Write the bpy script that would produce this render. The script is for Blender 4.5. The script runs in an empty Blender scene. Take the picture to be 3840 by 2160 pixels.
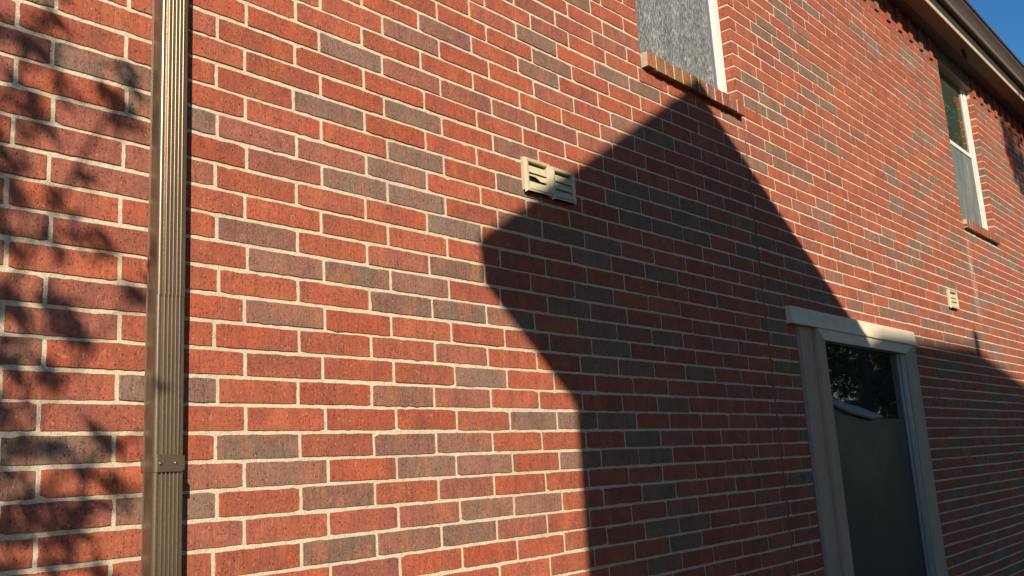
import bpy, bmesh, math, random
from mathutils import Vector, Matrix

# ------------------------------------------------------------------ camera, sky, sun, exposure
H = 0.07                       # height of one brick course, metres
GROUND_ROW = 40.5              # course line that meets the ground
def W(u, y, row):              # wall coordinates (courses) -> metres
    return Vector((u * H, y * H, (GROUND_ROW - row) * H))
scene = bpy.context.scene
col = scene.collection

cam_data = bpy.data.cameras.new('camera')
cam = bpy.data.objects.new('camera', cam_data)
col.objects.link(cam)
cam_data.sensor_width = 36.0
cam_data.lens = 3472.8 / 3840 * 36.0
cam_data.clip_start = 0.02
cam_data.clip_end = 2000
X = Vector((0.662961, -0.746352, -0.058668)); Yv = Vector((-0.109696, -0.17436, 0.978553)); Z = Vector((-0.740574, -0.642307, -0.197465))
m = Matrix((( X.x, Yv.x, Z.x), (X.y, Yv.y, Z.y), (X.z, Yv.z, Z.z))).to_4x4()
m.translation = W(0, -29.668, 18.068)
cam.matrix_world = m
scene.camera = cam

SU, SS = 0.695, 0.61           # sideways and downward travel of sunlight per unit into the wall
sun_dir = Vector((SU, 1.0, -SS)).normalized()
to_sun = -sun_dir
elev = math.asin(to_sun.z)
azim = math.atan2(to_sun.x, to_sun.y)
world = bpy.data.worlds.new('World')
scene.world = world
world.use_nodes = True
wn = world.node_tree.nodes; wl = world.node_tree.links
wn.clear()
sky = wn.new('ShaderNodeTexSky'); sky.sky_type = 'NISHITA'; sky.sun_disc = False
sky.sun_elevation = elev; sky.sun_rotation = azim
sky.air_density = 1.0; sky.dust_density = 0.0; sky.ozone_density = 3.0
bg = wn.new('ShaderNodeBackground'); bg.inputs['Strength'].default_value = 0.080
wo = wn.new('ShaderNodeOutputWorld')
hs = wn.new('ShaderNodeHueSaturation'); hs.inputs['Saturation'].default_value = 1.3; hs.inputs['Value'].default_value = 1.3
wl.new(sky.outputs['Color'], hs.inputs['Color']); wl.new(hs.outputs['Color'], bg.inputs['Color']); wl.new(bg.outputs['Background'], wo.inputs['Surface'])
sun_data = bpy.data.lights.new('sun', 'SUN')
sun_data.energy = 5.0; sun_data.angle = math.radians(0.53); sun_data.color = (1.0, 0.875, 0.715)
sun = bpy.data.objects.new('sun', sun_data); col.objects.link(sun)
sun.rotation_mode = 'QUATERNION'
sun.rotation_quaternion = sun_dir.to_track_quat('-Z', 'Y')
scene.view_settings.view_transform = 'Standard'
scene.view_settings.look = 'None'
scene.view_settings.exposure = 0.22
scene.view_settings.gamma = 1.0

# ------------------------------------------------------------------ helpers
def tag(o, label=None, cat=None, group=None, kind=None):
    if label: o['label'] = label
    if cat: o['category'] = cat
    if group: o['group'] = group
    if kind: o['kind'] = kind
    return o
def empty(name, loc, label, cat, group=None):
    o = bpy.data.objects.new(name, None); col.objects.link(o)
    o.location = loc; o.empty_display_size = 0.1
    bpy.context.view_layer.update()
    return tag(o, label, cat, group)
def parent_to(o, p):
    if p is not None:
        o.parent = p
        o.matrix_parent_inverse = p.matrix_world.inverted()

class MB:
    """collects faces (world coordinates), builds one mesh object"""
    def __init__(s): s.v = []; s.f = []; s.m = []; s.t = []; s.cur = 0; s.tint = None
    def face(s, pts, mat=None):
        n = len(s.v); s.v += [tuple(p) for p in pts]; s.f.append(tuple(range(n, n + len(pts))))
        s.m.append(s.cur if mat is None else mat); s.t.append(s.tint)
    def add(s, verts, faces, mat=None):
        n = len(s.v); s.v += [tuple(p) for p in verts]
        for f in faces:
            s.f.append(tuple(i + n for i in f)); s.m.append(s.cur if mat is None else mat); s.t.append(s.tint)
    def box(s, u0, u1, y0, y1, r0, r1, mat=None):   # wall coordinates, r0 upper course, r1 lower course
        P = [W(u0, y0, r1), W(u1, y0, r1), W(u1, y1, r1), W(u0, y1, r1), W(u0, y0, r0), W(u1, y0, r0), W(u1, y1, r0), W(u0, y1, r0)]
        s.add(P, [(0, 3, 2, 1), (4, 5, 6, 7), (0, 1, 5, 4), (1, 2, 6, 5), (2, 3, 7, 6), (3, 0, 4, 7)], mat)
    def prism(s, outline, a, b, fn, mat=None):      # outline (2d) extruded from a to b by fn(p, t)
        n = len(outline)
        V = [fn(p, a) for p in outline] + [fn(p, b) for p in outline]
        F = [tuple(range(n))[::-1], tuple(range(n, 2 * n))] + [(i, (i + 1) % n, n + (i + 1) % n, n + i) for i in range(n)]
        s.add(V, F, mat)
    def tube(s, pts, rad, k=8, mat=None):
        rings = []
        for i, p in enumerate(pts):
            a = pts[max(i - 1, 0)]; b = pts[min(i + 1, len(pts) - 1)]
            d = (Vector(b) - Vector(a)).normalized()
            e1 = d.orthogonal().normalized(); e2 = d.cross(e1)
            r = rad[i] if isinstance(rad, (list, tuple)) else rad
            rings.append([Vector(p) + e1 * math.cos(2 * math.pi * j / k) * r + e2 * math.sin(2 * math.pi * j / k) * r for j in range(k)])
        V = [q for R in rings for q in R]; F = []
        for i in range(len(rings) - 1):
            for j in range(k):
                F.append((i * k + j, i * k + (j + 1) % k, (i + 1) * k + (j + 1) % k, (i + 1) * k + j))
        F.append(tuple(range(k))[::-1]); F.append(tuple(range((len(rings) - 1) * k, len(rings) * k)))
        s.add(V, F, mat)
    def build(s, name, mats, parent=None, smooth=False, bevel=0.0, seg=2, angle=35):
        me = bpy.data.meshes.new(name); me.from_pydata(s.v, [], s.f)
        for mt in (mats if isinstance(mats, (list, tuple)) else [mats]): me.materials.append(mt)
        me.polygons.foreach_set('material_index', s.m)
        if any(t is not None for t in s.t):
            at = me.attributes.new('tint', 'FLOAT_COLOR', 'FACE')
            flat = []
            for t in s.t: flat += list(t) if t is not None else [0.5, 0.5, 0.5, 0.0]
            at.data.foreach_set('color', flat)
        me.update()
        bm = bmesh.new(); bm.from_mesh(me)
        bmesh.ops.recalc_face_normals(bm, faces=bm.faces)
        bm.to_mesh(me); bm.free()
        o = bpy.data.objects.new(name, me); col.objects.link(o)
        if smooth:
            me.polygons.foreach_set('use_smooth', [True] * len(me.polygons))
            try: me.set_sharp_from_angle(angle=math.radians(angle))
            except Exception: pass
        if bevel:
            b = o.modifiers.new('bevel', 'BEVEL'); b.width = bevel; b.segments = seg; b.limit_method = 'ANGLE'; b.angle_limit = math.radians(40)
        parent_to(o, parent)
        return o

# ------------------------------------------------------------------ materials
def new_mat(name):
    mt = bpy.data.materials.new(name); mt.use_nodes = True
    nt = mt.node_tree; nt.nodes.clear()
    out = nt.nodes.new('ShaderNodeOutputMaterial'); bs = nt.nodes.new('ShaderNodeBsdfPrincipled')
    nt.links.new(bs.outputs[0], out.inputs[0])
    return mt, nt, bs
class NT:
    def __init__(s, nt): s.nt = nt
    def n(s, t, **kw):
        nd = s.nt.nodes.new(t)
        for k, v in kw.items(): setattr(nd, k, v)
        return nd
    def l(s, a, b): s.nt.links.new(a, b)
    def mapping(s, vec, scale=(1, 1, 1), loc=(0, 0, 0)):
        mp = s.n('ShaderNodeMapping'); s.l(vec, mp.inputs['Vector'])
        mp.inputs['Scale'].default_value = scale; mp.inputs['Location'].default_value = loc
        return mp.outputs[0]
    def noise(s, vec, scale, detail=3, rough=0.5, out='Fac'):
        nd = s.n('ShaderNodeTexNoise'); s.l(vec, nd.inputs['Vector'])
        nd.inputs['Scale'].default_value = scale; nd.inputs['Detail'].default_value = detail; nd.inputs['Roughness'].default_value = rough
        return nd.outputs[out]
    def vor(s, vec, scale, out='Distance', rnd=1.0):
        nd = s.n('ShaderNodeTexVoronoi'); s.l(vec, nd.inputs['Vector'])
        nd.inputs['Scale'].default_value = scale; nd.inputs['Randomness'].default_value = rnd
        return nd.outputs[out]
    def ramp(s, fac, stops):
        nd = s.n('ShaderNodeValToRGB'); s.l(fac, nd.inputs['Fac'])
        cr = nd.color_ramp
        while len(cr.elements) < len(stops): cr.elements.new(0.5)
        for e, (p, c) in zip(cr.elements, stops):
            e.position = p; e.color = (c, c, c, 1) if isinstance(c, (int, float)) else (*c, 1)
        return nd.outputs['Color']
    def mix(s, fac, a, b, mode='MIX'):
        nd = s.n('ShaderNodeMix', data_type='RGBA', blend_type=mode)
        for sock, v in ((nd.inputs['Factor'], fac), (nd.inputs['A'], a), (nd.inputs['B'], b)):
            pass
        fi, ai, bi = nd.inputs[0], nd.inputs[6], nd.inputs[7]
        for sock, v in ((fi, fac), (ai, a), (bi, b)):
            if isinstance(v, (int, float)): sock.default_value = v
            elif isinstance(v, tuple): sock.default_value = (*v, 1) if len(v) == 3 else v
            else: s.l(v, sock)
        return nd.outputs[2]
    def math(s, op, a, b=0.0, clamp=False):
        nd = s.n('ShaderNodeMath', operation=op, use_clamp=clamp)
        for sock, v in ((nd.inputs[0], a), (nd.inputs[1], b)):
            if isinstance(v, (int, float)): sock.default_value = v
            else: s.l(v, sock)
        return nd.outputs[0]
    def bump(s, height, strength=0.5, dist=0.001, normal=None):
        nd = s.n('ShaderNodeBump'); nd.inputs['Strength'].default_value = strength; nd.inputs['Distance'].default_value = dist
        s.l(height, nd.inputs['Height'])
        if normal is not None: s.l(normal, nd.inputs['Normal'])
        return nd.outputs[0]
    def pos(s): return s.n('ShaderNodeNewGeometry').outputs['Position']

# --- brick: colour class per brick in the attribute, wire-cut streaks, pits and specks on top
mat_brick, nt, bs = new_mat('brick'); N = NT(nt)
pos = N.pos()
at = N.n('ShaderNodeAttribute', attribute_name='tint', attribute_type='GEOMETRY')
base = at.outputs['Color']; greyness = at.outputs['Alpha']
streak = N.noise(N.mapping(pos, (95, 40, 14)), 1.0, 3, 0.6)
blotch = N.noise(N.mapping(pos, (9, 9, 7)), 1.0, 4, 0.6)
big = N.noise(N.mapping(pos, (17, 17, 9)), 1.0, 2, 0.5)
c = N.mix(N.math('MULTIPLY', N.ramp(blotch, [(0.42, 0.0), (0.66, 1.0)]), 0.55), base, (0.20, 0.080, 0.066))
c = N.mix(N.math('MULTIPLY', N.ramp(big, [(0.50, 0.0), (0.72, 1.0)]), 0.45), c, (0.52, 0.165, 0.070))
# rubbed red showing through the grey flashed faces
rub = N.math('MULTIPLY', N.ramp(streak, [(0.54, 0.0), (0.66, 1.0)]), greyness)
c = N.mix(N.math('MULTIPLY', rub, 0.75), c, (0.33, 0.12, 0.085))
c = N.mix(N.math('MULTIPLY', N.ramp(streak, [(0.34, 1.0), (0.47, 0.0)]), 0.45), c, (0.13, 0.050, 0.040))
finec = N.noise(N.mapping(pos, (170, 100, 90)), 1.0, 3, 0.7)
c = N.mix(0.48, c, N.mix(1.0, c, N.ramp(finec, [(0.28, 0.45), (0.72, 1.55)]), 'MULTIPLY'))
wn3 = N.n('ShaderNodeVectorMath', operation='SCALE'); N.l(N.noise(N.mapping(pos, (160, 160, 160)), 1.0, 2, 0.6, 'Color'), wn3.inputs[0]); wn3.inputs['Scale'].default_value = 0.010
wadd = N.n('ShaderNodeVectorMath', operation='ADD'); N.l(pos, wadd.inputs[0]); N.l(wn3.outputs[0], wadd.inputs[1])
pitd = N.vor(N.mapping(wadd.outputs[0], (165, 90, 110)), 1.0)
pit = N.ramp(pitd, [(0.12, 1.0), (0.30, 0.0)])
pitm = N.math('MULTIPLY', pit, N.ramp(N.noise(N.mapping(pos, (33, 33, 33), (3, 1, 7)), 1.0, 2), [(0.40, 0.0), (0.52, 1.0)]))
c = N.mix(N.math('MULTIPLY', pitm, 0.40), c, (0.045, 0.018, 0.015))
sp = N.vor(N.mapping(pos, (72, 50, 60), (11, 5, 3)), 1.0)
spm = N.math('MULTIPLY', N.ramp(sp, [(0.10, 1.0), (0.20, 0.0)]), N.ramp(N.noise(N.mapping(pos, (21, 21, 21), (9, 2, 1)), 1.0, 2), [(0.46, 0.0), (0.56, 1.0)]))
c = N.mix(N.math('MULTIPLY', spm, 0.5), c, (0.66, 0.36, 0.18))
vein = N.math('MULTIPLY', N.ramp(N.noise(N.mapping(wadd.outputs[0], (150, 90, 55), (2, 8, 4)), 1.0, 3, 0.7), [(0.60, 0.0), (0.68, 1.0)]), 0.5)
c = N.mix(vein, c, (0.58, 0.22, 0.10))
# white lime run below the left end of the far sill, and mortar smears
sx = N.n('ShaderNodeSeparateXYZ'); N.l(pos, sx.inputs[0])
def band(v, lo, hi, soft):
    a = N.math('MULTIPLY', N.math('SUBTRACT', v, lo), 1.0 / soft, True); a = N.math('MINIMUM', N.math('MAXIMUM', a, 0.0), 1.0)
    b = N.math('MULTIPLY', N.math('SUBTRACT', hi, v), 1.0 / soft, True); b = N.math('MINIMUM', N.math('MAXIMUM', b, 0.0), 1.0)
    return N.math('MULTIPLY', a, b)
wob = N.math('MULTIPLY', N.math('SUBTRACT', N.noise(N.mapping(pos, (6, 6, 3)), 1.0, 3), 0.5), 0.10)
xx = N.math('ADD', sx.outputs['X'], wob)
lime = N.math('MULTIPLY', band(xx, 117.0 * H, 119.2 * H, 0.05), band(sx.outputs['Z'], (GROUND_ROW - 4.5) * H, (GROUND_ROW + 8.0) * H, 0.3))
lime = N.math('MULTIPLY', lime, N.ramp(N.noise(N.mapping(pos, (40, 40, 9)), 1.0, 4, 0.65), [(0.44, 0.0), (0.62, 1.0)]))
smear = N.math('MULTIPLY', N.ramp(N.noise(N.mapping(pos, (11, 11, 11), (5, 5, 5)), 1.0, 2), [(0.66, 0.0), (0.74, 1.0)]), N.ramp(N.noise(N.mapping(pos, (130, 90, 45)), 1.0, 3), [(0.48, 0.0), (0.60, 1.0)]))
c = N.mix(N.math('MULTIPLY', lime, 0.9), c, (0.66, 0.52, 0.45))
c = N.mix(N.math('MULTIPLY', smear, 0.55), c, (0.56, 0.32, 0.22))
N.l(c, bs.inputs['Base Color']); bs.inputs['Roughness'].default_value = 0.88
bs.inputs['Specular IOR Level'].default_value = 0.25
hgt = N.math('ADD', N.math('MULTIPLY', finec, 0.5), N.math('MULTIPLY', streak, 0.55))
hgt = N.math('SUBTRACT', hgt, N.math('MULTIPLY', pitm, 1.3))
N.l(N.bump(hgt, 0.85, 0.0022), bs.inputs['Normal'])

mat_mortar, nt, bs = new_mat('mortar'); N = NT(nt); pos = N.pos()
f1 = N.noise(pos, 260, 3, 0.7); f2 = N.noise(pos, 9, 3, 0.5)
c = N.ramp(f1, [(0.25, (0.48, 0.39, 0.26)), (0.55, (0.74, 0.65, 0.48)), (0.85, (0.85, 0.77, 0.60))])
c = N.mix(N.math('MULTIPLY', N.ramp(f2, [(0.45, 0.0), (0.75, 1.0)]), 0.35), c, (0.52, 0.43, 0.30))
gr = N.ramp(N.noise(N.mapping(pos, (2.2, 2.2, 1.4), (4, 4, 1)), 1.0, 4, 0.6), [(0.48, 0.0), (0.72, 1.0)])
c = N.mix(N.math('MULTIPLY', gr, 0.32), c, (0.42, 0.33, 0.22))
N.l(c, bs.inputs['Base Color']); bs.inputs['Roughness'].default_value = 0.95; bs.inputs['Specular IOR Level'].default_value = 0.1
N.l(N.bump(N.math('ADD', f1, N.math('MULTIPLY', N.noise(pos, 70, 2), 1.2)), 0.9, 0.003), bs.inputs['Normal'])

def simple(name, color, rough=0.6, var=0.15, scale=30, bump=0.0, bscale=150, metal=0.0, spec=0.5, stretch=(1, 1, 1), bdist=0.0015):
    mt, nt, bs = new_mat(name); N = NT(nt); pos = N.mapping(N.pos(), stretch)
    f = N.noise(pos, scale, 4, 0.6)
    lo = tuple(x * (1 - var) for x in color); hi = tuple(min(x * (1 + var), 1) for x in color)
    N.l(N.ramp(f, [(0.3, lo), (0.7, hi)]), bs.inputs['Base Color'])
    rr = N.ramp(N.noise(pos, scale * 2.3, 3), [(0.3, max(rough - 0.07, 0)), (0.7, min(rough + 0.07, 1))])
    N.l(rr, bs.inputs['Roughness'])
    bs.inputs['Metallic'].default_value = metal; bs.inputs['Specular IOR Level'].default_value = spec
    if bump: N.l(N.bump(N.noise(pos, bscale, 4, 0.6), bump, bdist), bs.inputs['Normal'])
    return mt
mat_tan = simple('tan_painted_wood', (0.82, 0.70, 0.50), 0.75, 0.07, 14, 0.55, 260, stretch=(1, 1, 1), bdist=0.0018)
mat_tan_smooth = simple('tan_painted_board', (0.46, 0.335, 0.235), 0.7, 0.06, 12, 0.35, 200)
mat_vent = simple('cream_plastic', (0.60, 0.52, 0.34), 0.55, 0.07, 40, 0.12, 120)
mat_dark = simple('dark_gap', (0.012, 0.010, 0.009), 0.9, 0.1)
mat_white = simple('white_vinyl', (0.78, 0.76, 0.68), 0.45, 0.06, 20)
mat_alum = simple('grey_aluminium', (0.36, 0.38, 0.42), 0.4, 0.12, 25, metal=0.6)
mat_soffit_dark = simple('brown_soffit_board', (0.085, 0.055, 0.035), 0.7, 0.2, 6, 0.3, 90)
mat_frieze = simple('brown_frieze_board', (0.15, 0.11, 0.075), 0.7, 0.15, 6, 0.2, 90)
mat_cream = simple('cream_trim', (0.55, 0.46, 0.30), 0.6, 0.12, 20)
mat_fascia = simple('blackened_fascia', (0.028, 0.024, 0.014), 0.85, 0.6, 60, 0.6, 200)
mat_gutter = simple('dark_brown_gutter', (0.105, 0.072, 0.058), 0.45, 0.12, 10)
mat_lip = simple('gutter_lip_metal', (0.30, 0.24, 0.19), 0.4, 0.12, 12)  # paler than the gutter: highlight along the lip put into the colour
mat_shingle = simple('dark_shingle', (0.05, 0.045, 0.04), 0.9, 0.35, 40, 0.8, 120)
mat_caulk = simple('brick_coloured_caulk', (0.24, 0.075, 0.052), 0.8, 0.2, 60, 0.4, 200)
mat_caulk_tan = simple('pale_caulk', (0.34, 0.30, 0.25), 0.8, 0.2, 30, 0.4, 120)
mat_screw = simple('bright_screw', (0.72, 0.70, 0.66), 0.25, 0.1, 90, metal=1.0)
mat_film = simple('dark_window_film', (0.026, 0.030, 0.034), 0.42, 0.10, 1.6, spec=0.22)
mat_filmback = simple('pale_film_backing', (0.16, 0.17, 0.19), 0.5, 0.1, 12, 0.2, 40)
mat_grass = simple('grass_ground', (0.095, 0.080, 0.045), 0.95, 0.5, 18, 0.8, 60, bdist=0.02)
mat_neigh = simple('neighbour_brick', (0.26, 0.12, 0.085), 0.9, 0.25, 8)
mat_bark = simple('tree_bark', (0.12, 0.09, 0.065), 0.9, 0.35, 25, 0.9, 50, stretch=(1, 1, 0.25), bdist=0.01)

# vented soffit: fine perforation rows
mat_soffit, nt, bs = new_mat('vented_soffit'); N = NT(nt); pos = N.pos()
wv = N.n('ShaderNodeTexWave', wave_type='BANDS', bands_direction='X'); N.l(pos, wv.inputs['Vector']); wv.inputs['Scale'].default_value = 16.0
f = N.noise(pos, 5, 3)
c = N.mix(f, (0.17, 0.115, 0.070), (0.26, 0.19, 0.12))
c = N.mix(N.math('MULTIPLY', wv.outputs['Fac'], 0.35), c, (0.07, 0.05, 0.03))
N.l(c, bs.inputs['Base Color']); bs.inputs['Roughness'].default_value = 0.7

# bronze downspout paint: slightly metallic with a fine orange-peel grain
mat_bronze, nt, bs = new_mat('bronze_paint'); N = NT(nt); pos = N.pos()
g = N.noise(N.mapping(pos, (420, 420, 300)), 1.0, 2, 0.6); g2 = N.noise(pos, 6, 3)
c = N.ramp(g, [(0.25, (0.185, 0.134, 0.085)), (0.55, (0.24, 0.175, 0.115)), (0.8, (0.31, 0.232, 0.155))])
c = N.mix(N.math('MULTIPLY', N.ramp(g2, [(0.4, 0.0), (0.7, 1.0)]), 0.3), c, (0.14, 0.10, 0.07))
N.l(c, bs.inputs['Base Color']); bs.inputs['Metallic'].default_value = 0.62; bs.inputs['Roughness'].default_value = 0.30
N.l(N.bump(g, 0.10, 0.0003), bs.inputs['Normal'])

# dusty insect screen lit by the sun: pale vertical dust runs on a grey weave
mat_screen, nt, bs = new_mat('dusty_insect_screen'); N = NT(nt); pos = N.pos()
a = N.noise(N.mapping(pos, (330, 90, 34)), 1.0, 4, 0.72)
b = N.noise(N.mapping(pos, (14, 5, 2.5)), 1.0, 3, 0.6)
k = N.math('ADD', a, N.math('MULTIPLY', N.math('SUBTRACT', b, 0.5), 0.12))
c = N.ramp(k, [(0.36, (0.050, 0.060, 0.056)), (0.51, (0.15, 0.165, 0.155)), (0.66, (0.70, 0.70, 0.66))])
N.l(c, bs.inputs['Base Color']); bs.inputs['Roughness'].default_value = 0.55; bs.inputs['Specular IOR Level'].default_value = 0.5
mat_screen_fine, nt, bs = new_mat('grey_insect_screen'); N = NT(nt); pos = N.pos()
k = N.math('ADD', N.math('MULTIPLY', N.noise(N.mapping(pos, (120, 60, 8)), 1.0, 4, 0.7), 0.6), N.math('MULTIPLY', N.noise(N.mapping(pos, (9, 5, 1.2)), 1.0, 3), 0.4))
N.l(N.ramp(k, [(0.40, (0.115, 0.135, 0.118)), (0.55, (0.20, 0.22, 0.195)), (0.68, (0.50, 0.51, 0.47))]), bs.inputs['Base Color']); bs.inputs['Roughness'].default_value = 0.4
mat_screen_band = simple('green_grey_rail', (0.20, 0.215, 0.17), 0.35, 0.1, 9)  # smooth green-grey band below and left of the screen

def glass(name, color, rough, spec_ior):
    mt, nt, bs = new_mat(name); N = NT(nt); pos = N.pos()
    f = N.noise(pos, 3, 3)
    N.l(N.ramp(f, [(0.3, tuple(x * 0.7 for x in color)), (0.7, color)]), bs.inputs['Base Color'])
    bs.inputs['Roughness'].default_value = rough; bs.inputs['IOR'].default_value = spec_ior
    N.l(N.bump(N.noise(pos, 2.2, 2), 0.03, 0.01), bs.inputs['Normal'])
    return mt
mat_glass = glass('dark_window_glass', (0.020, 0.025, 0.024), 0.01, 1.55)
mat_glass_green = glass('green_tinted_glass', (0.055, 0.075, 0.045), 0.02, 1.6)  # green of the mirrored trees is put into the pane's own colour

mat_leaf, nt, bs = new_mat('leaf'); N = NT(nt)
oi = N.noise(N.pos(), 4.0, 3)
N.l(N.ramp(oi, [(0.3, (0.035, 0.062, 0.016)), (0.5, (0.075, 0.115, 0.028)), (0.7, (0.15, 0.18, 0.045))]), bs.inputs['Base Color'])
bs.inputs['Roughness'].default_value = 0.5

# ------------------------------------------------------------------ ground
g = MB()
g.face([(-60, -60, 0), (80, -60, 0), (80, 60, 0), (-60, 60, 0)])
ground = g.build('lawn_ground', mat_grass); tag(ground, kind='structure')

# ------------------------------------------------------------------ the brick house
house = empty('brick_house', W(80, 3, GROUND_ROW), 'two-storey red brick house with cream mortar and beige window trim', 'house')
rng = random.Random(7)
L = 3.597; PH = {0: 17.83, 1: 19.05}
U0, U1 = -14.0, 176.0
TOP = -28.0                                # flat brickwork ends here, a course of upright headers above
WIN1 = (48.25, 61.5, -28.0, -7.0)          # u0 u1 top bottom of the wall openings
WIN2 = (117.55, 132.2, -28.0, -7.3)
WIN3 = (66.75, 92.6, 7.0, 37.0)
OPEN = [WIN1, WIN2, WIN3]
SEAM = 61.95
DARK = "D13.6:3.6 P11.1:3.6 P13.2:6.2 D14.8:4.6 P13.6:5.4 P13.6:7.4 D10.5:6.4 P10.4:4.5 P13.6:11.5 P11.1:11.4 D10.6:10.5 D14.8:14.3 P13.8:12.5 D14.8:14.6 D12.4:16.5 P11.3:15.5 D14.7:18.5 P12.9:18.5 D24.4:-0.5 M28.1:-2.7 P28:-0.6 D23.3:2.4 D17.3:4.4 P19.6:4.1 P20.9:5.2 D28:1.4 D28.1:3.5 D26.9:4.3 D24.6:5.2 P17.2:6.5 P23.2:4.3 P29.4:-3.7 M19.6:8.5 M21:9.5 D24.5:9.4 P26.9:8.5 M27.9:9.4 D26.9:10.4 D29.2:6.3 D29.2:8.5 D29.1:10.5 M20.9:11.5 D17.3:14.2 D28.1:5.6 D17.3:14.6 M26.9:14.4 D19.5:16.5 M20.7:17.5 P17.7:17.3 D27.7:17.5 D17.2:18.5 M22.9:18.5 M26.7:16.5 P17.8:19.5 D23.1:20.5 M26.7:20.5 P27.6:19.6 P24.4:21.3 D37.9:-5.7 P39.3:-6.6 D39.1:-4.5 D37.9:-3.6 D45.2:-5.7 D48.8:-5.8 M31.1:-3.8 P31.7:-0.6 P35.2:-0.7 P38.8:-0.7 P38.9:-2.5 P45.2:-7.9 D42.4:-9.3 M46.1:-2.8 D49.2:-2.9 M34.7:1.2 D34.5:3.3 D29.8:3.4 P46.6:-9 D45.1:1.4 P38.6:-7.9 D29.8:5.5 D30.8:6.4 M35.3:5.3 D38.7:5.4 D42.3:5.5 D44.7:2.6 D45.9:3.4 D49.6:3.2 D49.6:1.5 D41:6.5 P44.7:6.4 D48.2:6.4 D30.7:8.5 D41.1:8.4 D38.9:9.5 P42.6:9.5 D30.8:10.4 M34.1:10.4 D41.2:10.4 P44.8:10.4 D48.4:10.4 D42.4:11.5 P46.1:11.3 D41.3:12.4 D44.9:12.4 D31.6:13.5 P39.1:11.3 D51:12.4 D52.8:1.2 D51.7:2.3 D52.6:3.2 D35.1:15.4 D38.7:15.5 D42.3:15.5 D48.3:14.5 M30.4:16.4 D44.6:16.5 M31.4:17.5 D29.2:17.5 D38.6:17.4 D42.1:17.4 D45.8:17.5 D31.5:19.4 M35.1:19.4 D45.9:19.5 D30.2:20.5 D45.9:21.6 D49:21.5 D48.2:22.7 D46:23.6 P33.7:20.6 D64.5:-10.5 D66.9:-9.8 D64.4:-8.9 D70.8:-10.3 D75.7:-13 D79.1:-14.8 D67.2:-8.3 M60.3:-6.6 P60.2:-4.7 P63.2:-5.9 D66.9:-5.8 P64.3:-4.8 D63.2:-3.8 D67.1:-4.1 M68.2:-4.9 D71.8:-5 P70.6:-3.9 M74.7:-8.3 D78.4:-8.1 P79.6:-9.5 D78.3:-12.1 P78.2:-6 M74.3:-2.1 D75.8:-1 P70.7:-1.9 D97.5:-12.5 D94.5:-9.3 D93.5:-8.2 D93.4:-6.4 D94.5:-5.5 D101:-6.3 M98.3:-5.1 M90.7:-2.9 M85.7:-1.9 D106.1:-19.7 D104.8:-16.7 D90.9:-1.1 D97.4:-2.2 D101.1:-2.3 D102.4:-3.2 M89.8:-0 M93.5:-0.1 D83.4:1 M79.1:1.1 P72:1.1 D54:1.4 D60.1:1.4 D55.8:2.3 D59.9:3.2 D63.2:2.2 D68.2:3 M57.2:-1.2 D110:-23.4 D65.3:-17.5 D68:-16.9 D68.2:-15.3 D71.8:-14.9 D71:-18.6 D74.5:-18 D76:-17.4 D71.2:-15.4 D71.1:-19.9 D76:-21.4 D78.9:-21.7 D79.9:-21.2 D91.1:-23.8 D91.5:-23.1 D94.7:-23.7 D93.9:-22.5 P74.6:-15.6 D74.2:-14.1 D79.7:-15.5 P74.2:-19 P66.8:-13.3 D105.4:-25.4 D106.7:-24.3 D109:-23.3 D114.3:-24.3 D105.9:-19.2 D109:-21.2 P103.8:-27.8 P89.6:-25.6 P91.1:-20.7 P82.5:-17 M74.5:-1.8 D93.4:-6.2 D94.5:-5.3 D101.2:-6.4 D75.7:-1 M79.5:1 D83.3:1 M85.9:-2 D91.2:-0.9 D97.3:-1.9 D101.3:-2.2 M102.8:-3.2 M106.6:-3.3 D113.9:-5.4 D112.6:-4.4 M89.8:-0.1 M93.6:-0.1 D97.5:-0.2 D94.7:0.9 D98.6:1 M75.7:3.2 P91:0.9 M82:4.3 M79.6:5.2 D90.1:4 D93.4:4 D87.3:5.1 M91.1:5.2 M86.8:3.1 D105.3:1.9 D109.7:0.9 D98.6:5.1 D94.9:7.2 M105.3:6 M108.8:6 D117.7:5.1 D121.7:4.9 M112.6:3.9 M106.3:5.1 D125.7:7.1 M128.6:8 D137.5:-2.5 D136.8:-5.7 D123.6:-4.5 D136.5:-14.1 D137.2:-13.1 D68.1:3.2 D72.1:5.3 D68.2:5.2 D64.5:5.4 D63.8:6.4 D64:7.4 D63.8:8.4 D64.3:9.3 D64.2:11.4 D64.4:2.2 D102:9.3 D102.7:9.1 D100.9:10.3 D98.5:11.4 D107.7:11.5 D117:11.2 D126.8:12.3 D94.4:16.5 D66.2:16.5 D97.5:22.7 D101.2:22.9 D64.3:19.6 D66.1:20.3 P61.5:21.7 D109.6:26.9 D96.1:28 D100.5:28 D64.4:11.5 D66.3:12.5 P63.1:14.6"
marks = {}
for e in DARK.split():
    k, (a, b) = e[0], e[1:].split(':')
    marks.setdefault(math.floor(float(b)), []).append((float(a), k))
known_lo, known_hi = 10.0, 122.0
def brick_class(r, a, b):
    best = None
    for (uu, k) in marks.get(r, []):
        if a + 0.15 <= uu <= b - 0.15: best = k
    if best: return best
    seen = known_lo < a < known_hi
    x = rng.random()
    if seen and a < 100: return 'R' if x > 0.05 else 'P'
    return 'D' if x < 0.17 else ('M' if x < 0.26 else ('P' if x < 0.38 else 'R'))
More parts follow.
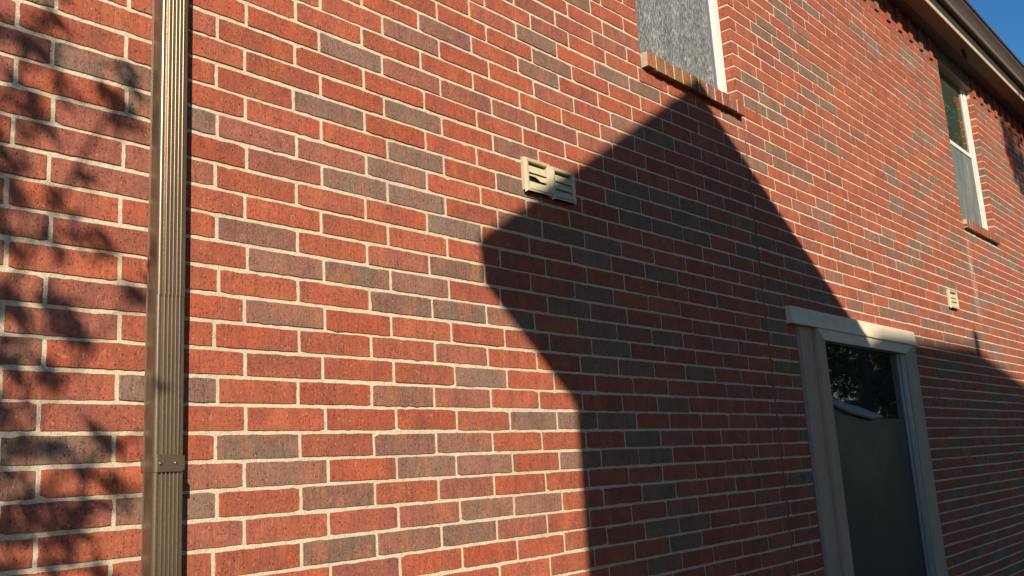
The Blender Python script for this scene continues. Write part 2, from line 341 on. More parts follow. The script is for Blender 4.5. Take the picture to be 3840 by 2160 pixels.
def brick_tint(k):
    v = rng.uniform(0.88, 1.12); w = rng.uniform(-1, 1)
    if k == 'R':
        t = rng.random()
        if t < 0.22: return (0.380 * v, 0.098 * v, 0.055 * v, 0.0)
        if t < 0.32: return (0.37 * v, 0.108 * v, 0.066 * v, 0.03)
        return (0.410 * v, (0.106 + 0.010 * w) * v, (0.055 + 0.006 * w) * v, 0.0)
    if k == 'P': return (0.325 * v, (0.116 + 0.008 * w) * v, (0.078 + 0.006 * w) * v, 0.30)
    if k == 'M': return (0.265 * v, 0.140 * v, 0.098 * v, 0.75)
    return (0.225 * v, (0.152 + 0.008 * w) * v, (0.108 + 0.010 * w) * v, 0.8)

def sm(t):
    t = max(0.0, min(1.0, t)); return t * t * (3 - 2 * t)
def drift(u, r):                             # the courses are not laid dead level: they climb slightly to the right
    return -sm((u - 38) / 26) * (0.36 * sm((9 - r) / 11) + 0.24 * max(0.0, min(1.0, (-3 - r) / 25)))
DRIFT = True
def WB(u, y, r): return W(u, y, r + (drift(u, r) if DRIFT else 0))
wall = MB()
def brick(u0, u1, r0, r1, y=None, depth=0.13, tint=None, rough=1.0):
    """one brick face with worn edges: rings at the front, the arris and the back"""
    if tint is not None: wall.tint = tint
    y = max(-0.02, min(0.012, rng.gauss(0, 0.008))) if y is None else y
    pts = []
    nu = max(2, int((u1 - u0) / 0.24)); nr = 4
    wv = [rng.gauss(0, 0.0045 * rough) for _ in range(4)]
    ch = [abs(rng.gauss(0.0, 0.022)) * rough + (0.05 if rng.random() < 0.05 else 0) for _ in range(4)]
    def j(): return rng.gauss(0, 0.0085 * rough) + (abs(rng.gauss(0, 0.03)) if rng.random() < 0.02 else 0.0)
    for i in range(nu + 1):
        t = i / nu; pts.append((u0 + (u1 - u0) * t, r0 + wv[0] * (1 - t) + wv[1] * t + j() + (ch[0] if i == 0 else ch[1] if i == nu else 0), (0, 1)))
    for i in range(1, nr):
        pts.append((u1 + j(), r0 + (r1 - r0) * i / nr, (-1, 0)))
    for i in range(nu, -1, -1):
        t = i / nu; pts.append((u0 + (u1 - u0) * t, r1 + wv[2] * (1 - t) + wv[3] * t + j() - (ch[2] if i == nu else ch[3] if i == 0 else 0), (0, -1)))
    for i in range(nr - 1, 0, -1):
        pts.append((u0 + j(), r0 + (r1 - r0) * i / nr, (1, 0)))
    n = len(pts); cu = (u0 + u1) / 2; cr = (r0 + r1) / 2
    ins = 0.013 * rough
    tilt = rng.gauss(0, 0.006) if rough else 0
    front = [WB(a + max(-ins, min(ins, (cu - a) * 9)), y + tilt * (a - cu) / (u1 - u0), b + max(-ins, min(ins, (cr - b) * 9))) for a, b, d in pts]
    mid = [WB(a, y + 0.028, b) for a, b, d in pts]
    back = [WB(a, y + depth, b) for a, b, d in pts]
    V = front + mid + back
    F = [tuple(range(n))[::-1]]
    for k0 in (0, n):
        for i in range(n):
            F.append((k0 + i, k0 + (i + 1) % n, k0 + n + (i + 1) % n, k0 + n + i))
    wall.add(V, F, 0)
HJ = 0.078                                   # half a joint
BJ = 0.070                                   # half a bed joint
def pieces(r):
    """brick spans of one course between openings and the seam"""
    stops = []
    for (a, b, t, bt) in OPEN:
        if r + 0.6 > t and r + 0.4 < bt: stops.append((a, b))
    segs = []; cur = U0
    for (a, b) in sorted(stops):
        segs.append((cur, a, cur in [x[1] for x in stops], True)); cur = b
    segs.append((cur, U1, cur in [x[1] for x in stops], False))
    for (a, b, openL, openR) in segs:
        cuts = []
        p = PH[r % 2] + L * math.floor((a - PH[r % 2]) / L)
        while p < min(b, SEAM):
            if p > a + 0.01: cuts.append(p + rng.gauss(0, 0.05))
            p += L
        p0, L2 = ((69.0, 3.78), (66.27, 3.77))[r % 2]
        p = p0 + L2 * math.floor((a - p0) / L2)
        if cuts and a < SEAM < b: p = p0 + L2 * math.floor((SEAM - p0) / L2)
        while p < b:
            if p > max(a, SEAM) + 0.3: cuts.append(p + rng.gauss(0, 0.05))
            p += L2
        cuts.sort()
        if a < SEAM < b and r > -8: cuts = [q for q in cuts if abs(q - SEAM) > 0.3] 
        # no slivers next to an opening
        if openL and cuts and cuts[0] - a < 0.8: cuts.pop(0)
        if openL and a > 100 and r % 2 == 0 and cuts and cuts[0] - a > 2.2: cuts.insert(0, a + 1.4)
        if openR and cuts and b - cuts[-1] < 0.8: cuts.pop()
        e = [a] + cuts + [b]
        for i in range(len(e) - 1):
            l = HJ if not (i == 0) else (0 if openL else HJ); rr = HJ if i < len(e) - 2 else (0 if openR else HJ)
            yield e[i] + l, e[i + 1] - rr, (openL and i == 0) or (openR and i == len(e) - 2)
for r in range(int(TOP), 41):
    top = r + BJ
    for (a, b, edge) in pieces(r):
        if b - a < 0.2: continue
        t = brick_tint(brick_class(r, a, b))
        dep = 1.02 if edge else 0.13
        dr = rng.gauss(0, 0.012)
        if r > -8 and a < SEAM - 0.25 and b > SEAM + 0.25:
            brick(a, SEAM - 0.03, top + dr, r + 1 - BJ + dr, tint=t, depth=dep)
            brick(SEAM + 0.03, b, top + dr, r + 1 - BJ + dr, tint=brick_tint(brick_class(r, SEAM, b)), depth=dep)
        else:
            brick(a, b, top + dr, r + 1 - BJ + dr, tint=t, depth=dep)
DRIFT = False
# frieze course of upright headers, every third one standing proud
hw = L / 3
u = 17.02 - 10 * L; i = 0
while u < U1:
    if not (WIN1[0] - 0.3 < u + hw / 2 < WIN1[1] + 0.3 or WIN2[0] - 0.3 < u + hw / 2 < WIN2[1] + 0.3):
        proud = (i % 3 == 0)
        ya = -0.22 if proud else rng.gauss(0, 0.01)
        brick(u + HJ * 0.8, u + hw - HJ * 0.8, -31.45, -28.62, y=ya, depth=0.5 if proud else 0.13, tint=brick_tint('R' if rng.random() < 0.75 else 'M'), rough=0.6)
    u += hw; i += 1
wall.tint = None
# mortar backing, set back from the faces, built round the openings
YB0, YB1 = 0.046, 2.6
g_in = 0.05
def mortar(u0, u1, r0, r1): wall.box(u0, u1, YB0, YB1, r0, r1, 1)
BOT = GROUND_ROW + 0.5
mortar(U0, WIN1[0] - g_in, -31.5, BOT)
mortar(WIN1[0] - g_in, WIN1[1] + g_in, -7.12, BOT)
mortar(WIN1[1] + g_in, WIN3[0] - g_in, -31.5, BOT)
mortar(WIN3[0] - g_in, WIN3[1] + g_in, -31.5, WIN3[2] - g_in)
mortar(WIN3[0] - g_in, WIN3[1] + g_in, WIN3[3], BOT)
mortar(WIN3[1] + g_in, WIN2[0] - g_in, -31.5, BOT)
mortar(WIN2[0] - g_in, WIN2[1] + g_in, -7.70, BOT)
mortar(WIN2[1] + g_in, U1, -31.5, BOT)
# sealed movement joint
wall.box(SEAM - 0.05, SEAM + 0.05, 0.0, 0.10, -7.0, BOT, 2)
wall.build('wall', [mat_brick, mat_mortar, mat_caulk], house)

# frieze boards over the upper window openings
f = MB(); f.box(WIN1[0] + 0.02, WIN1[1] - 0.02, 0.03, 2.4, -31.46, -29.75)
f.build('frieze_board', mat_frieze, house)
f = MB(); f.box(WIN2[0] + 0.02, WIN2[1] - 0.02, 0.03, 2.4, -31.46, -29.80)
fb2 = f.build('frieze_board', mat_frieze, house)
f = MB(); f.box(WIN2[0] + 0.04, WIN2[1] - 0.04, 0.06, 1.3, -29.798, -29.70)
f.build('head_underside', mat_tan_smooth, fb2)

# ------------------------------------------------------------------ eave: soffit, fascia, roof
s = MB()
s.box(U0 - 3, U1 + 3, -1.15, 2.6, -31.9, -31.5, 1)
def soffit_panel(a, b): s.box(a + 0.02, b - 0.02, -3.04, -1.15, -31.85, -31.52 , 0)
x = 127.95 - 26.0 * 6
while x < U1 + 3:
    soffit_panel(x, x + 26.0); x += 26.0
s.box(U0 - 3, U1 + 3, -1.30, -1.12, -31.6, -31.44, 1)
soffit = s.build('soffit', [mat_soffit, mat_soffit_dark], house)
d = MB()
d.prism([(121.6, -2.15), (122.2, -2.2), (125.0, -1.72), (124.7, -1.52), (122.1, -1.85)], -31.50, -31.30, lambda p, t: W(p[0], p[1], t))
d.build('loose_flap', mat_dark, soffit)
t_ = MB(); t_.box(U0 - 3, U1 + 3, -3.16, -3.04, -31.88, -31.34)
t_.build('soffit_trim', mat_cream, house, bevel=0.002)
fa = MB(); fa.box(U0 - 3, U1 + 3, -3.10, -2.85, -34.9, -31.885)
fa.build('fascia', mat_fascia, house)
ro = MB()
def ridge(p, t): return W(t, p[0], p[1])
ro.prism([(-4.66, -35.02), (-4.68, -35.30), (60, -78.4), (60, -76)], U0 - 4, U1 + 4, ridge)
ro.build('roof', mat_shingle, house)

# gutter: K-style channel along the eave
gt = MB()
prof = [(-3.12, -34.9), (-3.12, -33.3), (-3.72, -33.3), (-3.80, -33.45), (-3.92, -34.0), (-4.25, -34.45), (-4.45, -34.7), (-4.48, -34.98), (-4.36, -34.98), (-4.34, -34.78), (-4.12, -34.5), (-3.80, -34.0), (-3.68, -33.42), (-3.22, -33.42), (-3.22, -34.9)]
gt.prism(prof, U0 - 3.5, U1 + 3.5, ridge)
gutter = gt.build('rain_gutter', mat_gutter, None, smooth=True, angle=25)
tag(gutter, 'dark brown metal rain gutter running along the roof edge under the sky', 'gutter')
lp = MB(); lp.prism([(-3.70, -33.27), (-3.83, -33.40), (-3.85, -33.52), (-3.79, -33.50), (-3.70, -33.34)], U0 - 3.5, U1 + 3.5, ridge)
lp.build('bottom_lip', mat_lip, gutter)

# ------------------------------------------------------------------ brick sills
def sill(u0, u1, r0, r1, n, name, parent):
    global wall
    keep = wall; wall = MB(); w = (u1 - u0) / n
    for i in range(n):
        a = u0 + i * w; k = 'R' if rng.random() < 0.6 else 'P'; t = brick_tint(k); t = (t[0] * 0.82, t[1], t[2], t[3])
        t = (0.33 * rng.uniform(0.8, 1.1), 0.15 * rng.uniform(0.85, 1.1), 0.06, 0.1) if i < n * 0.55 and name == 'w1' else t
        wall.tint = t
        e = rng.gauss(0, 0.012)
        brick(a + 0.07, a + w - 0.07, r0 + e, r1 + e + rng.gauss(0, 0.02), y=-0.45 + rng.gauss(0, 0.014), depth=1.4, rough=0.8)
    wall.tint = None
    wall.box(u0 + 0.06, u1 - 0.06, -0.418, 0.9, r0 + 0.03, r1 - 0.05, 1)
    o = wall.build('sill', [mat_brick, mat_mortar], parent)
    wall = keep
    return o

# ------------------------------------------------------------------ upper windows
def upper_window(op, bottom, frame_u, rail_row, label, name, sill_rows, nsill):
    u0, u1, top, _ = op
    f = MB()
    yb0, yb1 = 0.90, 1.25
    f.box(u1 - frame_u * (1.0 if name == 'w1' else 0.8), u1 - 0.03, 0.78, yb1, -29.75, bottom)            # right jamb
    f.box(u1 - frame_u - 0.35, u1 - frame_u, 0.92, yb1, -29.75, bottom)
    f.box(u0 + 0.02, u0 + 0.75, 0.78, yb1, -29.75, bottom)
    f.box(u0 + 0.75, u1 - frame_u - 0.35, 0.82, yb1, bottom - 0.35, bottom)
    win = f.build('window', mat_white, house, bevel=0.003)
    win['label'] = label
    a, b = u0 + 0.75, u1 - frame_u - 0.35
    m_ = MB(); m_.box(a, b, 0.86, 1.2, rail_row - 0.28, rail_row + 0.28); m_.build('meeting_rail', mat_white, win, bevel=0.003)
    p = MB(); p.box(a, b, 1.08, 1.12, -29.7, rail_row - 0.28); p.build('upper_pane', mat_glass_green, win)
    p = MB(); p.box(a + 0.3, b - 0.55, 0.98, 1.0, rail_row + 0.28, bottom - 0.95); p.build('insect_screen', mat_screen if name == 'w1' else mat_screen_fine, win)
    p = MB()
    p.box(a + 0.02, b - 0.02, 0.94, 1.02, bottom - 0.95, bottom - 0.36)
    p.box(a + 0.02, a + 0.3, 0.94, 1.02, rail_row + 0.3, bottom - 0.96)
    p.build('screen_rail', mat_screen_band, win, bevel=0.002)
    p = MB()
    p.box(b - 0.55, b - 0.38, 0.93, 1.02, rail_row + 0.3, bottom - 0.96)
    p.box(b - 0.24, b - 0.04, 0.95, 1.03, rail_row + 0.3, bottom - 0.96)
    p.build('screen_track', mat_alum, win)
    sill(u0 + 0.04, u1 - 0.05, sill_rows[0], sill_rows[1], nsill, name, win)
    return win
upper_window(WIN1, -8.35, 0.80, -22.0, 'upper window cut by the top of the photo with a dusty sunlit insect screen', 'w1', (-8.22, -7.17), 12)
upper_window(WIN2, -8.95, 1.5, -19.85, 'narrow upper window under the eave with a white frame and brick sill', 'w2', (-8.85, -7.78), 13)

# ------------------------------------------------------------------ lower window with beige trim
f = MB()
R0, R1 = 8.10, 37.0
f.box(67.15, 69.45, -0.14, 0.9, R0, R1)                       # outer left board
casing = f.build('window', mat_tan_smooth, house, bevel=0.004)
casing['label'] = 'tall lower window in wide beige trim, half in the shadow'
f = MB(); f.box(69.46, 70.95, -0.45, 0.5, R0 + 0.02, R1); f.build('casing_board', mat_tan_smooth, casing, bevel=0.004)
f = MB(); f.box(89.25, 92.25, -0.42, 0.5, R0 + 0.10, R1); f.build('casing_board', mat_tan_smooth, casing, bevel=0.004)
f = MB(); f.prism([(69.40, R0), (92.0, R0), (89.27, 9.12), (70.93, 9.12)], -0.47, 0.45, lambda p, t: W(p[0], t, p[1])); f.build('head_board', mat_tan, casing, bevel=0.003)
# lintel cap: flat face with a flared lower lip
f = MB()
lint = [(0.06, 6.80), (-0.44, 6.86), (-0.47, 7.7), (-0.54, 8.02), (-0.60, 8.16), (-0.58, 8.24), (-0.46, 8.24), (-0.40, 8.16), (0.06, 8.16)]
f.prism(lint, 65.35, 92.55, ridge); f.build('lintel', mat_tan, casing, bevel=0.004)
f = MB(); f.box(66.78, 67.15, -0.02, 0.3, R0 + 0.1, R1); f.build('caulk_line', mat_caulk_tan, casing)
f = MB(); f.box(70.95, 89.25, 0.30, 0.36, 9.12, R1); f.build('glass_pane', mat_glass, casing)
f = MB()
f.prism([(89.24, -0.30), (89.24, 0.30), (88.55, 0.30), (88.55, 0.10), (88.95, 0.08), (88.95, -0.02), (88.88, -0.03), (88.88, -0.12), (88.95, -0.13), (88.95, -0.30)], 9.14, R1, lambda p, t: W(p[0], p[1], t))
jb = f.build('side_track', mat_alum, casing, bevel=0.002)
f = MB(); f.box(70.96, 71.2, -0.2, 0.30, 9.14, R1); f.build('side_track', mat_alum, casing, bevel=0.002)
for rr in (15.2, 20.6, 25.1, 29.0):
    f = MB(); f.box(88.80, 88.87, -0.14, -0.04, rr, rr + 0.16); f.build('track_clip', mat_alum, casing)
# dark film over the lower glass, its top edge peeled and curling forward
f = MB()
a0, a1 = 71.22, 88.5
topo = [(71.22, 13.9), (73.4, 14.35), (75.2, 14.75), (77.4, 15.15), (80.0, 15.35), (82.6, 15.1), (84.6, 15.15), (88.5, 15.2), (88.5, R1 - 0.2), (71.22, R1 - 0.2)]
f.prism(topo, 0.25, 0.285, lambda p, t: W(p[0], t, p[1]))
film = f.build('window_film', mat_film, casing)
f = MB()
cu = [(71.25, 13.35, 13.9), (73.0, 13.72, 14.35), (75.2, 13.95, 14.85), (77.4, 14.15, 15.05), (79.7, 14.45, 15.3), (81.4, 14.7, 15.2), (82.9, 14.95, 15.05)]
V = []; F = []
for i, (uu, rt, rb) in enumerate(cu):
    for k_ in range(5):
        t = k_ / 4; bulge = 0.20 * math.sin(math.pi * (0.15 + 0.85 * t)) * math.sin(math.pi * (0.1 + 0.8 * i / 6))
        V.append(W(uu + 0.12 * t, 0.24 - bulge - 0.05, rb + (rt - rb) * t))
for i in range(6):
    for k_ in range(4): F.append((i * 5 + k_, (i + 1) * 5 + k_, (i + 1) * 5 + k_ + 1, i * 5 + k_ + 1))
f.add(V, F)
fo = f.build('peeled_flap', mat_filmback, casing, smooth=True)
so = fo.modifiers.new('solid', 'SOLIDIFY'); so.thickness = 0.0015

# ------------------------------------------------------------------ downspout
ds = empty('downspout', W(15.6, -0.5, 30), 'brown ribbed metal downspout strapped to the brick wall at the left', 'downspout')
def spout_profile(u0, u1, yf, yb, ribs=True):
    """closed outline (u, y) of a corrugated downspout seen from above"""
    pts = [(u0 + 0.14, yb), (u0 + 0.03, yb - 0.12), (u0, yb - 0.26), (u0, yf + 0.13)]
    for k in range(1, 7):
        a = math.pi / 2 * k / 6; pts.append((u0 + 0.13 * (1 - math.cos(a)), yf + 0.13 * (1 - math.sin(a))))
    fl = u1 - u0; a = u0 + 0.22; b = u1 - 0.10; n = 5; p = (b - a) / n
    if ribs:
        m = 10
        for i in range(n * m):
            ph = 2 * math.pi * (i / m)
            pts.append((a + p * i / m, yf + 0.034 + 0.040 * math.cos(ph) + 0.008 * math.cos(2 * ph)))
    pts += [(b, yf), (u1 - 0.05, yf + 0.005)]
    for k in range(1, 5):
        t = math.pi / 2 * k / 4; pts.append((u1 - 0.05 + 0.05 * math.sin(t), yf + 0.05 * (1 - math.cos(t))))
    pts += [(u1, yb), (u1 - 0.05, yb + 0.03), (u0 + 0.05, yb + 0.03)]
    return pts
def spout(name, u0, u1, yf, yb, r0, r1, lean=0.0):
    f = MB(); prof = spout_profile(u0, u1, yf, yb)
    rows_ = [r0 + (r1 - r0) * i / 12 for i in range(13)]
    n = len(prof); V = []; F = []
    for i, r in enumerate(rows_):
        o = lean * (r - r1)
        V += [W(p[0] + o, p[1], r) for p in prof]
    for i in range(12):
        for k in range(n): F.append((i * n + k, i * n + (k + 1) % n, (i + 1) * n + (k + 1) % n, (i + 1) * n + k))
    F.append(tuple(range(n))[::-1]); F.append(tuple(range(12 * n, 13 * n)))
    f.add(V, F)
    return f.build(name, mat_bronze, ds, smooth=True, angle=62)
spout('pipe_section', 14.775, 15.77, -1.50, -0.72, -31.3, 11.58)
spout('pipe_section', 14.765, 15.765, -1.485, -0.71, 11.56, 38.2)
# strap with two screws
f = MB()
ro_ = [(14.75, -0.98), (14.75, -1.38)]
for k in range(1, 7):
    a = math.pi / 2 * k / 6; ro_.append((14.75 + 0.15 * (1 - math.cos(a)), -1.38 - 0.155 * math.sin(a)))
ro_ += [(15.70, -1.54)]
ri_ = [(p[0] + 0.02, p[1] + 0.0) if i < 2 else (p[0] + 0.012, p[1] + 0.016) for i, p in enumerate(ro_)]
f.prism(ro_ + ri_[::-1], 16.78, 17.33, lambda p, t: W(p[0], p[1], t))
strap = f.build('strap', mat_bronze, ds, smooth=True, angle=40)
f = MB(); f.box(15.68, 15.795, -1.52, -0.68, 16.83, 17.29); f.build('strap_tail', mat_bronze, strap)
for su in (14.96, 15.48):
    f = MB(); c0 = (su, 17.06)
    for (ra, y0, y1) in ((0.055, -1.565, -1.54), (0.036, -1.59, -1.565)):
        f.prism([(c0[0] + ra * math.cos(i * math.pi / 8), c0[1] + ra * math.sin(i * math.pi / 8)) for i in range(16)], y0, y1, lambda p, t: W(p[0], t, p[1]))
    f.build('screw', mat_screw, strap)
f = MB(); f.box(15.1, 15.55, -0.70, 0.06, 16.85, 17.25); f.build('wall_bracket', mat_bronze, ds)

# ------------------------------------------------------------------ dryer and fan vents
def vent(u0, r0, size, hgt, label, gap_mid=0.0, broken=False, flaps=3):
    root = empty('exhaust_vent', W(u0 + size / 2, 0, r0 + hgt), label, 'vent', 'louvred exhaust vents on the brick wall')
    u1, r1 = u0 + size, r0 + hgt; D = -0.34; rim = 0.27
    f = MB()
    def frustum(a, b, c, d, y0, y1, ins):
        P = [W(a, y0, c), W(b, y0, c), W(b, y0, d), W(a, y0, d), W(a + ins, y1, c + ins), W(b - ins, y1, c + ins), W(b - ins, y1, d - ins), W(a + ins, y1, d - ins)]
        f.add(P, [(0, 1, 5, 4), (1, 2, 6, 5), (2, 3, 7, 6), (3, 0, 4, 7)])
    # outer skirt, then the ring of the rim, then the inner walls
    frustum(u0, u1, r0, r1 - 0.16, 0.06, -0.16, 0.02)
    for q in (f.f, f.m, f.t): q.pop(2)
    frustum(u0 + 0.02, u1 - 0.02, r0 + 0.02, r1 - 0.02, -0.16, D, 0.08)
    for q in (f.f, f.m, f.t): q.pop(5)
    a, b, c, d = u0 + 0.10, u1 - 0.10, r0 + 0.10, r1 - 0.10
    ia, ib, ic, id_ = u0 + rim, u1 - rim, r0 + rim, r1 - rim
    O = [W(a, D, c), W(b, D, c), W(b, D, d), W(a, D, d)]; I = [W(ia, D + 0.03, ic), W(ib, D + 0.03, ic), W(ib, D + 0.03, id_), W(ia, D + 0.03, id_)]
    K = [W(ia, -0.02, ic), W(ib, -0.02, ic), W(ib, -0.02, id_), W(ia, -0.02, id_)]
    f.add(O + I + K, [(0, 1, 5, 4), (1, 2, 6, 5), (2, 3, 7, 6), (3, 0, 4, 7), (4, 5, 9, 8), (5, 6, 10, 9), (6, 7, 11, 10), (7, 4, 8, 11)])
    f.build('hood', mat_vent, root, bevel=0.003, seg=2)
    f = MB(); f.box(ia + 0.01, ib - 0.01, -0.03, 0.02, ic + 0.01, id_ - 0.01); f.build('dark_opening', mat_dark, root)
    f = MB(); f.box(u0 + 0.09, u1 - 0.09, -0.32, -0.01, r1 - 0.24, r1 - 0.16); f.build('hood_underside', mat_dark, root)  # near-black strip: shade beneath the hood put into the colour
    hh = (id_ - ic - 0.14) / flaps
    for i in range(flaps):
        t0 = ic + 0.14 + i * hh; t1 = t0 + hh - 0.025
        f = MB()
        bot = [(ib - 0.02, t1), (ia + 0.02, t1)]
        if gap_mid and i == flaps - 2: bot = [(ib - 0.02, t1 - gap_mid * 0.7), (ia + 0.02, t1 - gap_mid * 0.4)]
        if broken and i == 1:
            w_ = ib - ia
            bot = [(ib - 0.02, t1 - 0.08), (ia + 0.66 * w_, t1 - 0.05), (ia + 0.55 * w_, t1 - 0.16), (ia + 0.42 * w_, t1 - 0.26), (ia + 0.22 * w_, t1 - 0.27), (ia + 0.06 * w_, t1 - 0.27), (ia + 0.03 * w_, t1 - 0.40), (ia + 0.02, t1 - 0.44)]
        out = [(ia + 0.02, t0), (ib - 0.02, t0)] + bot
        def fn(p, t, t0=t0, t1=t1): return W(p[0], -0.15 - 0.10 * (p[1] - t0) / (t1 - t0) + t, p[1])
        f.prism(out, 0.0, 0.035, fn)
        f.build('louvre', mat_vent, root)
    f = MB(); cu_, cr_ = u0 + 0.17, r1 - 0.15
    f.prism([(cu_ + 0.075 * math.cos(i * math.pi / 6), cr_ + 0.075 * math.sin(i * math.pi / 6)) for i in range(12)], D - 0.035, D + 0.04, lambda p, t: W(p[0], t, p[1]))
    f.build('screw', mat_vent, root, bevel=0.001)
    return root
vent(35.50, 1.76, 2.08, 1.98, 'left one of two joined cream wall vents, its middle louvre broken', broken=True)
vent(37.70, 1.82, 2.08, 1.96, 'right one of two joined cream wall vents, half in shadow')
vent(106.5, 0.98, 2.75, 2.14, 'lone cream wall vent above and right of the lower window', gap_mid=0.12)

# ------------------------------------------------------------------ neighbour house whose roof throws the gabled shadow
nb = empty('neighbour_house', W(20, -70, GROUND_ROW), 'neighbouring gabled house whose shadow falls across the brick wall', 'house')
def shadow_pt(u, r, y):                    # point at distance y in front of the wall whose shadow lands on (u, r)
    return (u - SU * y, r - SS * y)
def unsh(u, r, y): a, b = shadow_pt(u, r, y); return W(a, -y, b)
YG = 46.0                                  # gable face distance
f = MB()
eL, eLb, ap = shadow_pt(31.9, 6.7, YG), shadow_pt(32.2, 8.95, YG), shadow_pt(55.0, -8.0, YG)
half = ap[0] - eL[0]
eR = (ap[0] + half, eL[1]); eRb = (ap[0] + half, eLb[1])
roof_out = [eL, ap, eR, eRb, (ap[0], ap[1] + 2.25), eLb]
f.prism(roof_out, -YG, -YG - 75, lambda p, t: W(p[0], t, p[1]))
f.build('gable_roof', mat_shingle, nb)
f = MB(); wl_ = 38.7 - SU * (YG + 3)
f.prism([(wl_, GROUND_ROW), (wl_, eLb[1] - 2.0), (ap[0], ap[1] + 2.6), (2 * ap[0] - wl_, eLb[1] - 2.0), (2 * ap[0] - wl_, GROUND_ROW)], -YG - 3, -YG - 72, lambda p, t: W(p[0], t, p[1]))
f.build('wall', mat_neigh, nb)
# main roof behind it: ridge parallel to the wall
YR = 118.0
ra = shadow_pt(84.0, 7.8, YR); rb = shadow_pt(113.0, 6.8, YR); rc = shadow_pt(140.0, 11.5, YR)
f = MB()
rid = [W(ra[0], -YR, ra[1]), W(rb[0], -YR, rb[1]), W(rc[0], -YR, rc[1])]
ev = -24.0
fr = [W(ra[0], -YR + 50, ev), W(rb[0], -YR + 50, ev), W(rc[0] + 4, -YR + 50, ev)]
bk = [W(ra[0], -YR - 50, ev), W(rb[0], -YR - 50, ev), W(rc[0] + 4, -YR - 50, ev)]
f.add(rid + fr + bk, [(0, 1, 4, 3), (1, 2, 5, 4), (0, 6, 7, 1), (1, 7, 8, 2), (2, 8, 5), (0, 3, 6), (3, 4, 5, 8, 7, 6)])
f.build('main_roof', mat_shingle, nb)
f = MB(); f.box(ra[0] + 2, rc[0] + 1, -YR - 46, -YR + 47, ev, GROUND_ROW); f.build('wall', mat_neigh, nb)
f = MB(); q = shadow_pt(115.2, 4.6, YR); f.tube([W(q[0], -YR, q[1] + 6), W(q[0], -YR, q[1] + 0.5)], 0.055, 10)
f.build('vent_pipe', mat_dark, nb)

# ------------------------------------------------------------------ trees (leaf shadows on the wall, reflections in the glass, added sky blockers)
def leaf(mb, c, ln, wd, rg, dirn=None):
    d = Vector((rg.gauss(0, 1), rg.gauss(0, 1), rg.gauss(0, 0.8))).normalized()
    if dirn is not None: d = (d * 0.75 + dirn).normalized()
    e = d.orthogonal().normalized()
    e.rotate(Matrix.Rotation(rg.uniform(0, 6.28), 3, d))
    c = Vector(c)
    mb.face([c - d * ln / 2, c - d * ln * 0.1 + e * wd / 2, c + d * ln / 2, c - d * ln * 0.1 - e * wd / 2])
rg = random.Random(11)
tl = empty('tree', W(-28, -44, GROUND_ROW), 'leafy tree whose shadow dapples the left edge of the brick wall', 'tree')
lf = MB(); twigs = []
# clusters on the wall: (u, row, half-width, half-height, leaves)
CL = [(11.3, 3.3, 1.1, 0.7, 30), (13.6, 5.0, 1.0, 0.5, 26), (14.4, 3.6, 0.4, 0.4, 8), (11.0, 5.4, 0.7, 0.8, 26), (10.4, 8.0, 0.6, 0.9, 34), (12.6, 8.2, 0.7, 0.5, 8), (10.6, 10.2, 0.4, 0.8, 12),
      (12.6, 9.9, 0.7, 0.5, 14), (14.6, 11.6, 0.5, 0.3, 9), (11.5, 12.3, 0.9, 0.6, 34), (12.6, 12.6, 0.5, 0.4, 12), (10.7, 14.2, 0.6, 0.6, 26), (12.0, 13.8, 0.5, 0.3, 10), (10.6, 16.3, 0.5, 0.9, 26), (12.2, 16.6, 0.7, 0.3, 14), (13.6, 16.2, 0.6, 0.2, 7),
      (11.2, 18.6, 0.9, 0.6, 36), (13.4, 18.0, 0.8, 0.5, 18), (12.6, 19.2, 0.9, 0.4, 22), (11.0, 20.6, 0.7, 0.6, 34), (13.6, 20.1, 0.5, 0.3, 8), (12.3, 21.6, 0.8, 0.5, 12), (11.8, 1.2, 0.6, 0.5, 12), (10.6, -0.5, 0.5, 0.8, 12),
      (15.9, 15.6, 0.12, 0.12, 2), (15.4, 11.0, 0.12, 0.15, 2)]
for (u_, r_, du, dr, n_) in CL:
    yc = rg.uniform(25, 36)
    sprays = []
    for _ in range(max(2, n_ // 4)):
        a0, b0 = rg.gauss(0, 0.75), rg.gauss(0, 0.75)
        sprays += [(a0 + 0.30 * t_, b0 + 0.42 * t_) for t_ in (-1, 0, 1)]
    for k in range(int(n_ * 2.3)):
        y_ = yc + rg.gauss(0, 2.2)
        q_ = rg.choice(sprays); lf_c = unsh(u_ + du * q_[0] + rg.gauss(0, 0.16), r_ + dr * q_[1] + rg.gauss(0, 0.16), y_)
        leaf(lf, lf_c, rg.uniform(0.05, 0.095), rg.uniform(0.013, 0.023), rg, Vector((0.62, 0.1, -0.55)))
    twigs.append(unsh(u_, r_, yc))
for k in range(5200):                       # the rest of the crown, to the left of what the photograph shows
    u_ = 9.4 - abs(rg.gauss(0, 9)); r_ = rg.uniform(-16, 26) ; y_ = rg.uniform(24, 60)
    leaf(lf, unsh(u_, r_, y_), rg.uniform(0.05, 0.09), rg.uniform(0.024, 0.042), rg)
lf.build('crown', mat_leaf, tl)
f = MB(); base_ = W(-28, -44, GROUND_ROW + 0.5); fork = W(-27, -43, 8)
f.tube([base_, W(-28.4, -44, 24), fork, W(-24, -41, -8), W(-22, -38, -22)], [0.16, 0.13, 0.10, 0.06, 0.02], 10)
for tw in twigs[::2]:
    a = W(-24 + rg.uniform(-2, 1), -41, rg.uniform(-10, 6)); mid_ = a.lerp(tw, 0.5) + Vector((0, 0, rg.uniform(0.02, 0.2)))
    f.tube([a, mid_, tw], [0.016, 0.009, 0.004], 5)
f.build('trunk', mat_bark, tl, smooth=True)

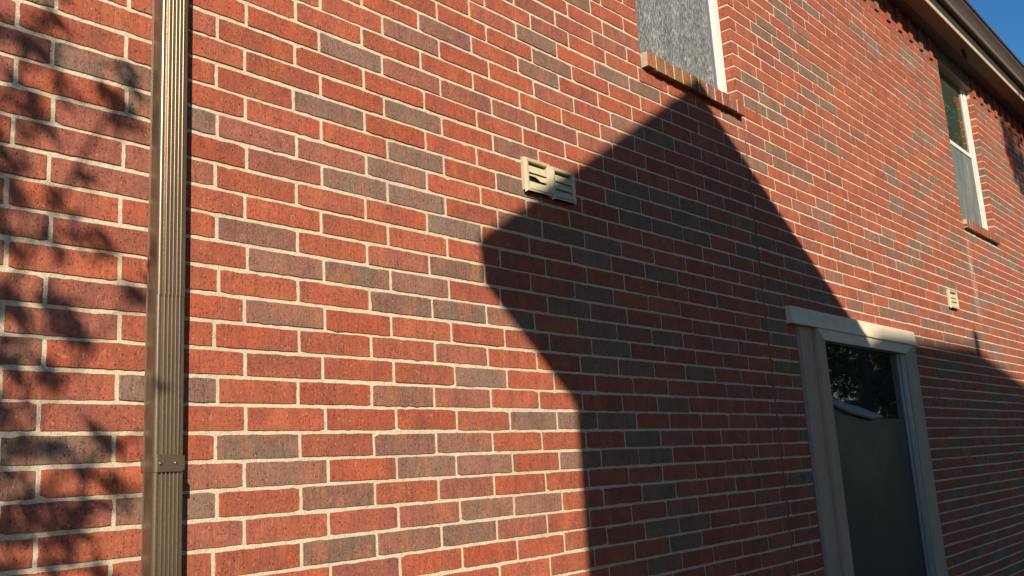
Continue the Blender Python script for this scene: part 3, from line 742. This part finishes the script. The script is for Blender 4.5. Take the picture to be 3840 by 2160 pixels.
def tree(name, loc, h, rad, n, label, group, ls=0.12, seed=1, low=0.3):
    rg = random.Random(seed); loc = Vector(loc)
    root = empty(name, loc, label, 'tree', group)
    t = MB(); crown = MB(); cb = h * low
    top = loc + Vector((rg.uniform(-.3, .3), rg.uniform(-.3, .3), h * 0.85))
    t.tube([loc - Vector((0, 0, .1)), loc.lerp(top, 0.35) + Vector((0.1, 0.05, 0)), top], [h * 0.03, h * 0.02, h * 0.006], 9)
    blobs = []
    for i in range(26):
        a = rg.uniform(0, 6.28); q = math.sqrt(rg.random()); zz = rg.random()
        rr = rad * q * math.sqrt(max(0.05, 1 - (zz * 1.5 - 0.6) ** 2))
        c = loc + Vector((math.cos(a) * rr, math.sin(a) * rr, cb + (h - cb) * zz)); blobs.append((c, rg.uniform(0.18, 0.36) * rad))
        s0 = loc.lerp(top, min(0.9, 0.3 + 0.5 * zz)); t.tube([s0, s0.lerp(c, 0.6) + Vector((0, 0, 0.1)), c], [h * 0.008, h * 0.005, h * 0.002], 5)
    for k in range(n):
        c, br = blobs[k % len(blobs)]
        d = Vector((rg.gauss(0, 1), rg.gauss(0, 1), rg.gauss(0, 0.8))).normalized() * br * (rg.random() ** 0.4)
        leaf(crown, c + d, ls * rg.uniform(0.7, 1.3), ls * 0.5, rg)
    crown.build('crown', mat_leaf, root); t.build('trunk', mat_bark, root, smooth=True)
    return root

tree('tree', W(123, -84, GROUND_ROW), 10.9, 2.1, 14000, 'tall tree over the neighbouring roof whose leaves shade the far end of the eave', None, 0.11, 3, 0.64)
GRP = 'trees mirrored in the lower window'
for i, (x, y, h_, r_, n_) in enumerate([(17.5, -4.6, 6.8, 2.0, 8000), (22.5, -4.4, 12.5, 3.0, 11000), (29.5, -6.2, 14.5, 3.6, 12000), (37.0, -8.5, 16.0, 4.6, 14000)]):
    tree('tree', (x, y, 0), h_, r_, int(n_ * 1.2), ['nearest and lowest leafy tree mirrored in the lower window glass', 'tall bushy tree mirrored behind the nearest one in the lower window', 'tallest leafy tree mirrored in the lower window and the far upper pane', 'farthest tree mirrored in the lower window, behind the others'][i], GRP, 0.17, 20 + i, 0.1)
GRP = 'tall trees behind the neighbouring house'  # trees added out of view to cut sky light on the shaded wall
for i, (x, y, h_, r_, n_) in enumerate([(9.0, -11.5, 13.0, 3.2, 10000), (15.0, -10.5, 13.5, 3.3, 10000), (4.6, -15.5, 14.5, 3.2, 9000)]):
    tree('tree', (x, y, 0), h_, r_, n_, ['tall shade tree beside the right end of the neighbouring house', 'tall shade tree standing well clear to the right of the neighbouring house', 'tallest shade tree right behind the neighbouring house'][i], GRP, 0.24, 40 + i)
